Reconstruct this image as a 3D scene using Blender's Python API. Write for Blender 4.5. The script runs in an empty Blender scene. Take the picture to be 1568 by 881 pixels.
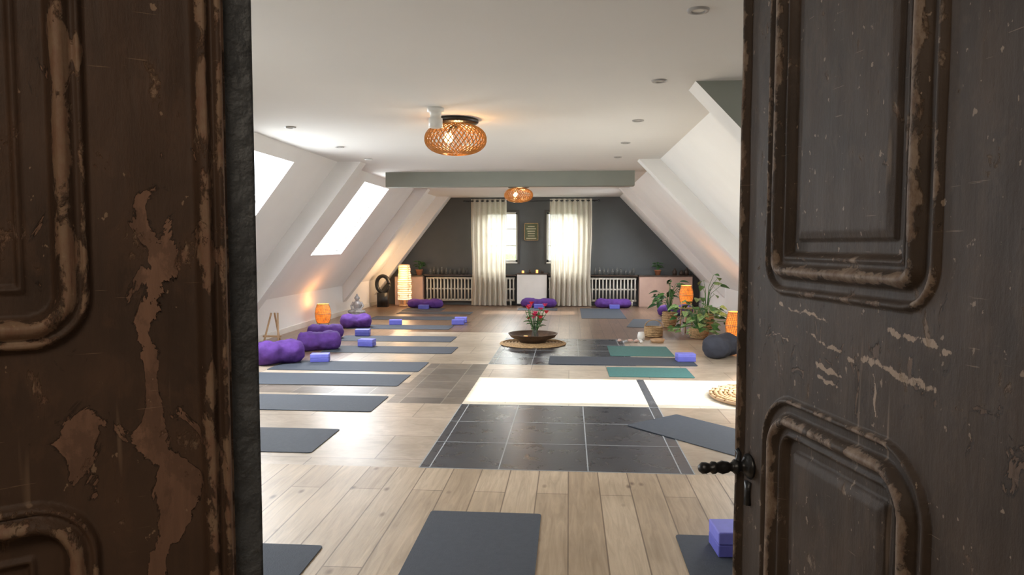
import bpy, bmesh, math, random
import numpy as np
from mathutils import Vector, Matrix, noise as mnoise
random.seed(7)
sc=bpy.context.scene
try:
    sc.view_settings.view_transform='Standard'
    sc.view_settings.look='None'
    sc.view_settings.exposure=0.2
except Exception as e: print(e)

# ---------------------------------------------------------------- materials
def newmat(name):
    m=bpy.data.materials.new(name); m.use_nodes=True
    nt=m.node_tree; b=nt.nodes['Principled BSDF']
    return m,nt,b
def N(nt,t,**kw):
    n=nt.nodes.new(t)
    for k,v in kw.items():
        if k in n.inputs.keys(): n.inputs[k].default_value=v
        else: setattr(n,k,v)
    return n
def simple(name,col,rough=.6,var=.12,scale=8,bump=0.0,metal=0,emit=None,es=0,bscale=None):
    m,nt,b=newmat(name)
    tc=N(nt,'ShaderNodeTexCoord'); nz=N(nt,'ShaderNodeTexNoise',Scale=scale,Detail=5.0)
    nt.links.new(tc.outputs['Object'],nz.inputs['Vector'])
    r=N(nt,'ShaderNodeValToRGB')
    r.color_ramp.elements[0].position=.3; r.color_ramp.elements[1].position=.7
    r.color_ramp.elements[0].color=tuple(c*(1-var) for c in col)+(1,)
    r.color_ramp.elements[1].color=tuple(min(1,c*(1+var)) for c in col)+(1,)
    nt.links.new(nz.outputs['Fac'],r.inputs['Fac']); nt.links.new(r.outputs['Color'],b.inputs['Base Color'])
    b.inputs['Roughness'].default_value=rough; b.inputs['Metallic'].default_value=metal
    if bump:
        n2=N(nt,'ShaderNodeTexNoise',Scale=bscale or scale*5,Detail=4.0)
        nt.links.new(tc.outputs['Object'],n2.inputs['Vector'])
        bp=N(nt,'ShaderNodeBump',Strength=bump,Distance=.02)
        nt.links.new(n2.outputs['Fac'],bp.inputs['Height']); nt.links.new(bp.outputs['Normal'],b.inputs['Normal'])
    if emit:
        b.inputs['Emission Color'].default_value=emit+(1,); b.inputs['Emission Strength'].default_value=es
    return m
M={}
M['wall']=simple('white_plaster',(.80,.79,.775),.85,.03,1.5,.05)
M['ceil']=simple('ceiling_paint',(.74,.725,.705),.9,.02,1)
M['farwall']=simple('charcoal_paint',(.095,.101,.103),.8,.06,2)
M['green']=simple('sage_paint_and_shade',(.27,.285,.25),.7,.05,2)
M['hall']=simple('hall_plaster',(.35,.3,.25),.9,.1,2)
M['mat']=simple('mat_rubber',(.046,.056,.074),.75,.08,30,.15)
M['teal']=simple('teal_rubber',(.05,.16,.15),.75,.08,30,.1)
M['purple']=simple('purple_cotton',(.09,.03,.21),.85,.25,9,.5,bscale=14)
M['darkcush']=simple('grey_cotton',(.035,.037,.05),.85,.2,9,.4,bscale=14)
M['block']=simple('block_foam_violet',(.12,.125,.50),.6,.05,20)
M['block2']=simple('block_foam_lilac',(.19,.195,.66),.6,.05,20)
M['black']=simple('black_iron',(.012,.012,.013),.35,.2,20,.1)
M['whitep']=simple('white_enamel',(.75,.73,.68),.4,.03,5)
M['radi']=simple('radiator_enamel',(.64,.60,.52),.4,.04,5)
M['pink']=simple('terracotta_plywood',(.52,.35,.28),.6,.08,4)
M['wooddark']=simple('dark_walnut',(.05,.03,.02),.4,.2,10)
M['woodl']=simple('light_pine',(.45,.28,.15),.5,.2,10)
M['silver']=simple('silvered_stone',(.45,.45,.46),.35,.4,18,.2,metal=.4)
M['terra']=simple('terracotta_pot',(.4,.16,.08),.8,.1,8)
M['leaf']=simple('leaf_green',(.05,.16,.035),.5,.5,6)
M['leafv']=simple('leaf_variegated',(.22,.36,.13),.5,.55,30)
M['leafd']=simple('leaf_dark',(.02,.075,.025),.5,.4,6)
M['pinkfl']=simple('petal_pink',(.75,.05,.16),.6,.3,12)
M['redfl']=simple('petal_red',(.6,.02,.03),.6,.3,12)
M['grout']=simple('grout',(.36,.38,.40),.9,.1,30)
M['frame']=simple('window_paint',(.8,.8,.78),.5,.02,5)
M['darkframe']=simple('dark_window_frame',(.05,.045,.04),.5,.1,5)
M['candle']=simple('candle_glow',(.9,.5,.2),.6,.1,10,emit=(1,.4,.1),es=1.4)
M['bulb']=simple('bulb_glow',(1,.8,.5),.4,.02,10,emit=(1,.6,.25),es=10)
M['spot']=simple('spot_lens',(.35,.34,.33),.3,.05,10)
M['olive']=simple('olive_board',(.10,.115,.06),.7,.1,10)
M['cream']=simple('cream_letter',(.55,.5,.35),.7,.05,10)
M['straw']=simple('straw_weave',(.42,.27,.13),.8,.35,40,.6,bscale=80)
M['copper']=simple('aged_copper_bowl',(.10,.065,.045),.4,.3,12,.2,metal=.5)
M['fabric']=simple('blush_cloth',(.6,.4,.33),.9,.1,10,.2)
M['bark']=simple('tree_bark',(.08,.055,.035),.9,.3,12,.5)

def glassmat():
    m,nt,b=newmat('smoked_glass'); b.inputs['Base Color'].default_value=(.12,.12,.11,1)
    b.inputs['Roughness'].default_value=.08; b.inputs['Alpha'].default_value=.55
    n=N(nt,'ShaderNodeTexNoise',Scale=5.0); r=N(nt,'ShaderNodeMapRange')
    r.inputs['To Min'].default_value=.05; r.inputs['To Max'].default_value=.15
    nt.links.new(n.outputs['Fac'],r.inputs['Value']); nt.links.new(r.outputs['Result'],b.inputs['Roughness'])
    return m
M['glass']=glassmat()

def plank(name,c1,c2,mort,bw,rh,offset=.5,rough=.4,knots=True,rot=True,msize=.004,grain=1.0,cloud=1.0):
    m,nt,b=newmat(name); L=nt.links
    tc=N(nt,'ShaderNodeTexCoord'); mp=N(nt,'ShaderNodeMapping')
    if rot: mp.inputs['Rotation'].default_value=(0,0,math.radians(90))
    L.new(tc.outputs['Object'],mp.inputs['Vector'])
    br=N(nt,'ShaderNodeTexBrick'); br.offset=offset
    br.inputs['Scale'].default_value=1; br.inputs['Mortar Size'].default_value=msize
    br.inputs['Mortar Smooth'].default_value=.2
    br.inputs['Brick Width'].default_value=bw; br.inputs['Row Height'].default_value=rh
    br.inputs['Color1'].default_value=c1+(1,); br.inputs['Color2'].default_value=c2+(1,); br.inputs['Mortar'].default_value=mort+(1,)
    L.new(mp.outputs['Vector'],br.inputs['Vector'])
    mp2=N(nt,'ShaderNodeMapping'); mp2.inputs['Scale'].default_value=(1.2,14,1) if rot else (3,5,1)
    L.new(mp.outputs['Vector'],mp2.inputs['Vector'])
    nz=N(nt,'ShaderNodeTexNoise',Scale=2.0,Detail=8.0,Roughness=.65,Distortion=.9)
    L.new(mp2.outputs['Vector'],nz.inputs['Vector'])
    r=N(nt,'ShaderNodeValToRGB'); r.color_ramp.elements[0].position=.3; r.color_ramp.elements[1].position=.72
    g=.68 if grain==1 else 1-.28*grain
    r.color_ramp.elements[0].color=(g,g*.95,g*.88,1); r.color_ramp.elements[1].color=(1.1,1.1,1.1,1)
    L.new(nz.outputs['Fac'],r.inputs['Fac'])
    mx=N(nt,'ShaderNodeMixRGB',blend_type='MULTIPLY'); mx.inputs['Fac'].default_value=1
    L.new(br.outputs['Color'],mx.inputs['Color1']); L.new(r.outputs['Color'],mx.inputs['Color2'])
    out=mx.outputs['Color']
    n3=N(nt,'ShaderNodeTexNoise',Scale=1.6,Detail=4.0); L.new(mp.outputs['Vector'],n3.inputs['Vector'])
    r3=N(nt,'ShaderNodeValToRGB'); r3.color_ramp.elements[0].position=.35; r3.color_ramp.elements[1].position=.65
    cl=1-.16*cloud
    r3.color_ramp.elements[0].color=(cl+.02,cl,cl-.03*cloud,1); r3.color_ramp.elements[1].color=(1.05,1.05,1.05,1); L.new(n3.outputs['Fac'],r3.inputs['Fac'])
    m3=N(nt,'ShaderNodeMixRGB',blend_type='MULTIPLY'); m3.inputs['Fac'].default_value=1; L.new(out,m3.inputs['Color1']); L.new(r3.outputs['Color'],m3.inputs['Color2']); out=m3.outputs['Color']
    if knots:
        mp3=N(nt,'ShaderNodeMapping'); mp3.inputs['Scale'].default_value=(2.2,4.5,1)
        L.new(mp.outputs['Vector'],mp3.inputs['Vector'])
        vo=N(nt,'ShaderNodeTexVoronoi',Scale=1.5); L.new(mp3.outputs['Vector'],vo.inputs['Vector'])
        r2=N(nt,'ShaderNodeValToRGB'); r2.color_ramp.elements[0].position=.04; r2.color_ramp.elements[1].position=.15
        r2.color_ramp.elements[0].color=(.22,.14,.08,1); r2.color_ramp.elements[1].color=(1,1,1,1)
        L.new(vo.outputs['Distance'],r2.inputs['Fac'])
        m2=N(nt,'ShaderNodeMixRGB',blend_type='MULTIPLY'); m2.inputs['Fac'].default_value=.85
        L.new(out,m2.inputs['Color1']); L.new(r2.outputs['Color'],m2.inputs['Color2']); out=m2.outputs['Color']
    L.new(out,b.inputs['Base Color'])
    b.inputs['Roughness'].default_value=rough
    bp=N(nt,'ShaderNodeBump',Strength=.12,Distance=.01); L.new(nz.outputs['Fac'],bp.inputs['Height']); L.new(bp.outputs['Normal'],b.inputs['Normal'])
    return m
M['oak']=plank('oak_planks',(.42,.315,.21),(.57,.455,.325),(.19,.13,.08),2.1,.19)
M['pale']=plank('pale_stone_tiles',(.39,.32,.245),(.50,.42,.335),(.23,.18,.135),.9,.6,.5,.35,False,False,.005,.9,1.6)
M['palew']=plank('limed_wood',(.66,.63,.53),(.72,.69,.59),(.46,.42,.33),1.2,.06,.5,.4,False,False,.004,.4,.3)
M['slate']=plank('rust_slate_tiles',(.10,.082,.068),(.22,.18,.145),(.3,.27,.23),.4,.4,.0,.4,False,False,.006,1,2)
M['brown']=plank('brown_oak_planks',(.18,.115,.078),(.26,.17,.118),(.06,.035,.02),1.6,.19,.5,.3)
def slate_tile():
    m,nt,b=newmat('black_slate_tile'); L=nt.links
    tc=N(nt,'ShaderNodeTexCoord'); n=N(nt,'ShaderNodeTexNoise',Scale=6.0,Detail=9.0,Roughness=.7,Distortion=.5); L.new(tc.outputs['Object'],n.inputs['Vector'])
    r=N(nt,'ShaderNodeValToRGB'); r.color_ramp.elements[0].position=.35; r.color_ramp.elements[1].position=.75
    r.color_ramp.elements[0].color=(.015,.018,.025,1); r.color_ramp.elements[1].color=(.044,.052,.068,1); L.new(n.outputs['Fac'],r.inputs['Fac']); L.new(r.outputs['Color'],b.inputs['Base Color'])
    q=N(nt,'ShaderNodeMapRange'); q.inputs['To Min'].default_value=.18; q.inputs['To Max'].default_value=.40; L.new(n.outputs['Fac'],q.inputs['Value']); L.new(q.outputs['Result'],b.inputs['Roughness'])
    bp=N(nt,'ShaderNodeBump',Strength=.12,Distance=.01); L.new(n.outputs['Fac'],bp.inputs['Height']); L.new(bp.outputs['Normal'],b.inputs['Normal'])
    return m
M['blackt']=slate_tile()

def curtain_mat():
    m,nt,b=newmat('linen_curtain'); L=nt.links
    out=nt.nodes['Material Output']
    tc=N(nt,'ShaderNodeTexCoord'); w=N(nt,'ShaderNodeTexNoise',Scale=60.0,Detail=3.0); L.new(tc.outputs['Object'],w.inputs['Vector'])
    r=N(nt,'ShaderNodeValToRGB'); r.color_ramp.elements[0].color=(.66,.60,.50,1); r.color_ramp.elements[1].color=(.82,.77,.67,1)
    L.new(w.outputs['Fac'],r.inputs['Fac']); L.new(r.outputs['Color'],b.inputs['Base Color']); b.inputs['Roughness'].default_value=.9
    t=N(nt,'ShaderNodeBsdfTranslucent'); L.new(r.outputs['Color'],t.inputs['Color'])
    tr=N(nt,'ShaderNodeBsdfTransparent')
    m1=N(nt,'ShaderNodeMixShader'); m1.inputs[0].default_value=.45
    L.new(b.outputs[0],m1.inputs[1]); L.new(t.outputs[0],m1.inputs[2])
    m2=N(nt,'ShaderNodeMixShader'); m2.inputs[0].default_value=.13
    L.new(m1.outputs[0],m2.inputs[1]); L.new(tr.outputs[0],m2.inputs[2]); L.new(m2.outputs[0],out.inputs['Surface'])
    return m
M['curtain']=curtain_mat()

def glow_weave(name,col,es,sc_=60):
    m,nt,b=newmat(name); L=nt.links
    tc=N(nt,'ShaderNodeTexCoord'); w=N(nt,'ShaderNodeTexWave',Scale=sc_,Distortion=1.5); w.bands_direction='Z'
    L.new(tc.outputs['Object'],w.inputs['Vector'])
    w2=N(nt,'ShaderNodeTexVoronoi',Scale=sc_*1.1); L.new(tc.outputs['Object'],w2.inputs['Vector'])
    mm=N(nt,'ShaderNodeMath',operation='MULTIPLY'); L.new(w.outputs['Fac'],mm.inputs[0]); L.new(w2.outputs['Distance'],mm.inputs[1])
    r=N(nt,'ShaderNodeMapRange'); r.inputs['From Max'].default_value=.5; r.inputs['To Min'].default_value=es*.35; r.inputs['To Max'].default_value=es*1.6
    L.new(mm.outputs[0],r.inputs['Value']); L.new(r.outputs['Result'],b.inputs['Emission Strength'])
    b.inputs['Emission Color'].default_value=col+(1,); b.inputs['Base Color'].default_value=(.45,.18,.05,1); b.inputs['Roughness'].default_value=.7
    return m
M['lantern']=glow_weave('lantern_rattan_glow',(1,.22,.015),.95,12)
M['paper']=glow_weave('paper_lamp_glow',(1,.68,.36),1.2,6)
M['lattice']=simple('amber_lattice',(.20,.09,.03),.35,.3,20,emit=(1,.34,.05),es=.16)

# ---------------------------------------------------------------- mesh helpers
def obj_from(name,verts,faces,mats,fm=None,smooth=False,parent=None):
    me=bpy.data.meshes.new(name); me.from_pydata([tuple(v) for v in verts],[],faces)
    for m in (mats if isinstance(mats,(list,tuple)) else [mats]): me.materials.append(m)
    if fm: 
        for i,p in enumerate(me.polygons): p.material_index=fm[i]
    if smooth:
        for p in me.polygons: p.use_smooth=True
    me.update()
    o=bpy.data.objects.new(name,me); sc.collection.objects.link(o)
    if parent: o.parent=parent
    return o
def empty(name,loc=(0,0,0),rz=0):
    e=bpy.data.objects.new(name,None); e.location=loc; e.rotation_euler=(0,0,rz); e.empty_display_size=.1
    sc.collection.objects.link(e); return e
class MB:
    """mesh builder gathering many shapes into one object"""
    def __init__(s): s.v=[];s.f=[];s.m=[];s.mats=[]
    def mi(s,mat):
        if mat not in s.mats: s.mats.append(mat)
        return s.mats.index(mat)
    def add(s,vs,fs,mat):
        o=len(s.v); s.v+= [tuple(v) for v in vs]; k=s.mi(mat)
        for f in fs: s.f.append(tuple(i+o for i in f)); s.m.append(k)
    def box(s,x0,x1,y0,y1,z0,z1,mat,T=None):
        vs=[Vector((x,y,z)) for x in(x0,x1) for y in(y0,y1) for z in(z0,z1)]
        if T: vs=[T@v for v in vs]
        s.add(vs,[(0,1,3,2),(4,6,7,5),(0,4,5,1),(2,3,7,6),(0,2,6,4),(1,5,7,3)],mat)
    def prism(s,P,y0,y1,mat):
        n=len(P); vs=[(x,y0,z) for x,z in P]+[(x,y1,z) for x,z in P]
        s.add(vs,[tuple(range(n)),tuple(range(n,2*n))]+[(i,(i+1)%n,(i+1)%n+n,i+n) for i in range(n)],mat)
    def lathe(s,prof,mat,n=24,T=None,c=(0,0,0)):
        vs=[];fs=[]
        for (r,z) in prof:
            for i in range(n):
                a=2*math.pi*i/n; vs.append(Vector((c[0]+r*math.cos(a),c[1]+r*math.sin(a),c[2]+z)))
        for j in range(len(prof)-1):
            for i in range(n):
                a=j*n+i;b=j*n+(i+1)%n; fs.append((a,b,b+n,a+n))
        if T: vs=[T@v for v in vs]
        s.add(vs,fs,mat)
    def tube(s,pts,rad,mat,n=8):
        pts=[Vector(p) for p in pts]; vs=[];fs=[]
        for j,p in enumerate(pts):
            d=(pts[min(j+1,len(pts)-1)]-pts[max(j-1,0)]).normalized()
            a=d.orthogonal().normalized() if j==0 else (pa-d*pa.dot(d)).normalized()
            pa=a; b=d.cross(a); r=rad[j] if isinstance(rad,(list,tuple)) else rad
            for i in range(n):
                t=2*math.pi*i/n; vs.append(p+a*math.cos(t)*r+b*math.sin(t)*r)
        for j in range(len(pts)-1):
            for i in range(n):
                a=j*n+i;b=j*n+(i+1)%n; fs.append((a,b,b+n,a+n))
        fs.append(tuple(range(n))[::-1]); fs.append(tuple(range((len(pts)-1)*n,len(pts)*n)))
        s.add(vs,fs,mat)
    def ell(s,c,r,mat,n=16,k=10,T=None):
        prof=[(max(1e-4,math.sin(math.pi*j/k)),-math.cos(math.pi*j/k)) for j in range(k+1)]
        vs=[];fs=[]
        for (pr,pz) in prof:
            for i in range(n):
                a=2*math.pi*i/n; vs.append(Vector((c[0]+r[0]*pr*math.cos(a),c[1]+r[1]*pr*math.sin(a),c[2]+r[2]*pz)))
        for j in range(k):
            for i in range(n):
                a=j*n+i;b=j*n+(i+1)%n; fs.append((a,b,b+n,a+n))
        if T: vs=[T@v for v in vs]
        s.add(vs,fs,mat)
    def leaf(s,base,d,up,L,W,mat,fold=.25,droop=.3):
        d=Vector(d).normalized(); up=Vector(up); side=d.cross(up).normalized(); up=side.cross(d).normalized(); base=Vector(base)
        prof=[(0,0),(.06,.55),(.2,.95),(.42,1),(.65,.75),(.85,.38),(1,0.02)]
        vs=[];fs=[]
        for (t,w) in prof:
            c=base+d*L*t-up*droop*L*t*t
            vs+=[c-side*w*W/2+up*w*W*fold,c,c+side*w*W/2+up*w*W*fold]
        for j in range(len(prof)-1):
            a=j*3; fs+=[(a,a+1,a+4,a+3),(a+1,a+2,a+5,a+4)]
        s.add(vs,fs,mat)
    def build(s,name,smooth=False,parent=None,bevel=0):
        o=obj_from(name,s.v,s.f,[x for x in s.mats],s.m,smooth,parent)
        if bevel:
            md=o.modifiers.new('b','BEVEL'); md.width=bevel; md.segments=2; md.limit_method='ANGLE'
        return o

# ---------------------------------------------------------------- room dims
XL,XR=-4.75,3.12
CL,CR=-3.2,1.2
H=2.63; KZ=.62
Y0,Y1=.74,17.4

# floor
A1,A2,A3=4.63,6.53,7.88
f=MB()
def fr(x0,x1,y0,y1,mat): f.add([(x0,y0,0),(x1,y0,0),(x1,y1,0),(x0,y1,0)],[(0,1,2,3)],M[mat])
fr(-5,3.4,-2.2,A1,'oak')
fr(-5,-1.0,A1,A2,'pale'); fr(-1,.82,A1,A2,'blackt'); fr(.82,3.4,A1,A2,'pale')
fr(-5,-1.72,A2,6.9,'pale'); fr(-5,-1.72,6.9,7.5,'slate'); fr(-5,-1.72,7.5,8.75,'pale'); fr(-1.72,-1.0,A2,8.75,'slate')
fr(-1,.74,A2,A3,'palew'); fr(.74,.82,A2,A3,'blackt'); fr(.82,3.4,A2,A3,'palew')
fr(-1,3.4,A3,8.75,'pale')
fr(-5,-2.95,8.75,11.9,'brown'); fr(-2.95,-1.0,8.75,11.9,'pale'); fr(-1,.82,8.75,11.2,'blackt'); fr(.82,3.4,8.75,11.2,'pale')
fr(-1,3.4,11.2,17.6,'brown'); fr(-5,-1,11.9,17.6,'brown')
fl=f.build('floor')
g=MB()
for y in (A1,5.26,5.89,A2): g.box(-1,.82,y-.004,y+.004,0,.0015,M['grout'])
for x in (-1,-.93,-.465,.13,.735,.82): g.box(x-.004,x+.004,A1,A2,0,.0015,M['grout'])
for y in (8.75,9.35,9.95,10.55,11.2): g.box(-1,.82,y-.004,y+.004,0,.0015,M['grout'])
for x in (-1,-.93,-.465,.13,.735,.82): g.box(x-.004,x+.004,8.75,11.2,0,.0015,M['grout'])
g.build('trim_1')

c=MB(); c.box(CL-.05,CR+.05,-.0,17.7,H,H+.15,M['ceil']); c.build('ceiling')

def slope(name,P0,P1,outn,holes,mat,y0=.4,y1=17.6,th=.16):
    P0=Vector((P0[0],0,P0[1]));P1=Vector((P1[0],0,P1[1]))
    def zt(z): return (z-P0.z)/(P1.z-P0.z)
    ys=sorted(set([y0,y1]+[h[0] for h in holes]+[h[1] for h in holes]))
    ts=sorted(set([0,1]+[zt(h[2]) for h in holes]+[zt(h[3]) for h in holes]))
    mb=MB(); on=Vector((outn[0],0,outn[1])).normalized()*th
    for i in range(len(ys)-1):
        for j in range(len(ts)-1):
            yc=(ys[i]+ys[i+1])/2; tcn=(ts[j]+ts[j+1])/2
            if any(h[0]<yc<h[1] and zt(h[2])<tcn<zt(h[3]) for h in holes): continue
            a=P0.lerp(P1,ts[j]);b=P0.lerp(P1,ts[j+1])
            vs=[]
            for y in (ys[i],ys[i+1]):
                for p in (a,b):
                    for q in (0,1):
                        w=p+on*q; vs.append((w.x,y,w.z))
            mb.add(vs,[(0,1,3,2),(4,6,7,5),(0,4,5,1),(2,3,7,6),(0,2,6,4),(1,5,7,3)],mat)
    return mb.build(name)
nl=(-(H-KZ),(CL-XL)); nr=((H-KZ),(XR-CR))
holesL=[(2.6,3.9,1.31,2.48),(7.0,8.42,1.31,2.48),(11.35,12.9,1.31,2.50)]  # first left opening and its lamp are added, unseen, to brighten the foreground
holesR=[(6.62,7.88,.80,1.90),(15.0,15.85,1.40,2.27)]
slope('wall_left_slope',(XL,KZ),(CL,H),nl,holesL,M['wall'])
slope('wall_right_slope',(XR,KZ),(CR,H),nr,holesR,M['wall'])
def pt(side,z,off=0):
    if side=='L': P0=Vector((XL,0,KZ));P1=Vector((CL,0,H)); n=Vector((nl[0],0,nl[1])).normalized()
    else: P0=Vector((XR,0,KZ));P1=Vector((CR,0,H)); n=Vector((nr[0],0,nr[1])).normalized()
    return P0.lerp(P1,(z-KZ)/(H-KZ))+n*off
wn=1
for side,hs in (('L',holesL),('R',holesR)):
    for (ya,yb,za,zb) in hs:
        mb=MB(); a=pt(side,za,.10); b=pt(side,zb,.10); u=(b-a).normalized(); Ln=(b-a).length
        n=(pt(side,za,1)-pt(side,za,0)).normalized(); w=.04
        def bar(y0_,y1_,t0,t1):
            vs=[]
            for y in (y0_,y1_):
                for t in (t0,t1):
                    for q in (0,.05):
                        p=a+u*t+n*q; vs.append((p.x,y,p.z))
            mb.add(vs,[(0,1,3,2),(4,6,7,5),(0,4,5,1),(2,3,7,6),(0,2,6,4),(1,5,7,3)],M['frame'])
        bar(ya,ya+w,0,Ln);bar(yb-w,yb,0,Ln);bar(ya,yb,0,w);bar(ya,yb,Ln-w,Ln)
        mb.build('window_%d'%wn); wn+=1
        l=bpy.data.lights.new('skylight_daylight','AREA'); l.shape='RECTANGLE'; l.size=(yb-ya); l.size_y=Ln
        l.energy=(118 if ya>5 else 70) if side=='L' else 66; l.color=(.92,.96,1)
        lo=bpy.data.objects.new('skylight_daylight',l); p=pt(side,(za+zb)/2,.17); lo.location=(p.x,(ya+yb)/2,p.z)
        z=n; x=Vector((0,1,0)); y=z.cross(x)
        lo.rotation_euler=Matrix((x,y,z)).transposed().to_euler(); sc.collection.objects.link(lo)
k=MB(); k.box(XL-.15,XL,.4,17.6,0,KZ+.02,M['wall']); k.build('wall_left')
k=MB(); k.box(XR,XR+.15,.4,17.6,0,KZ+.02,M['wall']); k.build('wall_right')
k=MB(); k.box(XL,XL+.018,.8,17.38,0,.09,M['whitep']); k.build('baseboard_left')
k=MB(); k.box(XR-.018,XR,.8,17.38,0,.09,M['whitep']); k.build('baseboard_right')
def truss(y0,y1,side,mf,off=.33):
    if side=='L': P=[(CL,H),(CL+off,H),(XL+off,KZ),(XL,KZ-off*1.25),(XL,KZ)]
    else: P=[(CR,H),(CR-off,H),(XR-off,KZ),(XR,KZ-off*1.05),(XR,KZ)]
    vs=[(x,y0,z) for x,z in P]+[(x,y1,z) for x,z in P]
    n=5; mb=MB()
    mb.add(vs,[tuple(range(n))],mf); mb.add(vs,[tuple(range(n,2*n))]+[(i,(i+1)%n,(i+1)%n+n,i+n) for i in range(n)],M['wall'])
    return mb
i=2
for (a,b,s,mf,off) in ((5.12,5.42,'R',M['green'],.33),(5.0,5.28,'L',M['wall'],.33),(9.7,9.95,'L',M['wall'],.33),(9.7,9.95,'R',M['wall'],.28),  # near right truss front painted grey-green to stand in for shadow
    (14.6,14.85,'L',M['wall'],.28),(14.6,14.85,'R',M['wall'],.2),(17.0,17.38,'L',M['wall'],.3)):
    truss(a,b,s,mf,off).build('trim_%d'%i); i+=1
b=MB(); b.box(-2.92,1.0,11.2,11.42,H-.23,H,M['green']); b.build('ceiling_beam')

# far wall with windows
W=[(-2.05,-1.27),(-.56,.22)]; WZ0,WZ1=1.05,2.27
fw=MB(); xs=[-5,W[0][0],W[0][1],W[1][0],W[1][1],3.4]
GL=[(-4.86,0),(W[0][0],0),(W[0][0],H+.1),(CL-.03,H+.1),(-4.86,KZ+.02)]
GR=[(3.24,0),(W[1][1],0),(W[1][1],H+.1),(CR+.03,H+.1),(3.24,KZ+.02)]
fw.prism(GL,Y1,Y1+.3,M['farwall']); fw.prism(GR,Y1,Y1+.3,M['farwall'])
for j in (1,3):
    fw.box(xs[j],xs[j+1],Y1,Y1+.3,0,WZ0,M['farwall']); fw.box(xs[j],xs[j+1],Y1,Y1+.3,WZ1,H+.1,M['farwall'])
fw.box(xs[2],xs[3],Y1,Y1+.3,0,H+.1,M['farwall'])
fw.build('wall_back')
for (a,b_) in W:
    mb=MB(); y=Y1+.12
    mb.box(a,b_,Y1-.03,Y1+.12,WZ0-.03,WZ0,M['whitep'])
    for (p,q,r,s_) in ((a,a+.05,WZ0,WZ1),(b_-.05,b_,WZ0,WZ1),(a,b_,WZ0,WZ0+.05),(a,b_,WZ1-.05,WZ1)):
        mb.box(p,q,y,y+.06,r,s_,M['frame'])
    cx=(a+b_)/2; mb.box(cx-.025,cx+.025,y,y+.06,WZ0,WZ1,M['frame'])
    for zz in (1.45,1.86): mb.box(a,b_,y+.01,y+.05,zz-.012,zz+.012,M['frame'])
    for (p,q,r,s_) in ((a-.05,a,WZ0-.05,WZ1+.05),(b_,b_+.05,WZ0-.05,WZ1+.05),(a,b_,WZ1,WZ1+.05)):
        mb.box(p,q,Y1-.02,Y1,r,s_,M['darkframe'])
    mb.build('window_%d'%wn); wn+=1
    l=bpy.data.lights.new('window_daylight','AREA'); l.shape='RECTANGLE'; l.size=1.6;l.size_y=1.6; l.energy=340; l.color=(.97,1,.95)
    lo=bpy.data.objects.new('window_daylight',l); lo.location=(cx,Y1+1.6,2.9); lo.rotation_euler=(math.radians(-52),0,0); sc.collection.objects.link(lo)
hm=MB()
for _ in range(60):
    x=random.uniform(-6,4);z=random.uniform(0,.6); r=random.uniform(.4,.8)
    hm.ell((x,24+random.uniform(-.6,.6),z),(r,r,r*.9),M['leafv'],10,8)
hm.build('garden_hedge',True)
# tree outside the right skylight: dapples the lower part of the sun patch
tm=MB(); rs=random.Random(3)
tm.tube([(4.9,7.3,0),(4.85,7.25,.7),(4.7,7.1,1.1),(4.55,7.2,1.45)],[.07,.05,.03,.012],M['bark'])
for q in range(7):
    yy=6.6+q*.2; tm.tube([(4.7,7.2,1.0+.03*q),(4.4,yy,1.25+.03*(q%3)),(4.15,yy+.05,1.38)],[.016,.009,.005],M['bark'])
for q in range(46):
    p=(rs.uniform(4.0,4.5),rs.uniform(6.5,7.95),rs.uniform(1.2,1.58)); a=rs.uniform(0,6.28)
    tm.leaf(p,(math.cos(a),math.sin(a),rs.uniform(-.5,.5)),(rs.uniform(-1,1),rs.uniform(-1,1),1),.11,.06,M['leaf'])
tm.build('garden_tree')

fwk=MB()
fwk.prism([(-4.86,0),(-1.0,0),(-1.0,H+.1),(CL-.03,H+.1),(-4.86,KZ+.02)],.4,Y0,M['wall'])
fwk.prism([(3.24,0),(.56,0),(.56,H+.1),(CR+.03,H+.1),(3.24,KZ+.02)],.4,Y0,M['wall'])
fwk.box(-1.0,.56,.4,Y0,2.32,H+.1,M['wall']); fwk.build('wall_front')
hl=MB(); hl.box(-1.9,-1.75,-2.2,.4,0,2.8,M['hall']); hl.box(1.5,1.65,-2.2,.4,0,2.8,M['hall']); hl.box(-1.9,1.65,-2.35,-2.2,0,2.8,M['hall']); hl.box(-1.9,1.65,-2.35,.4,2.8,2.9,M['hall']); hl.build('wall_hallway')

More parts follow.
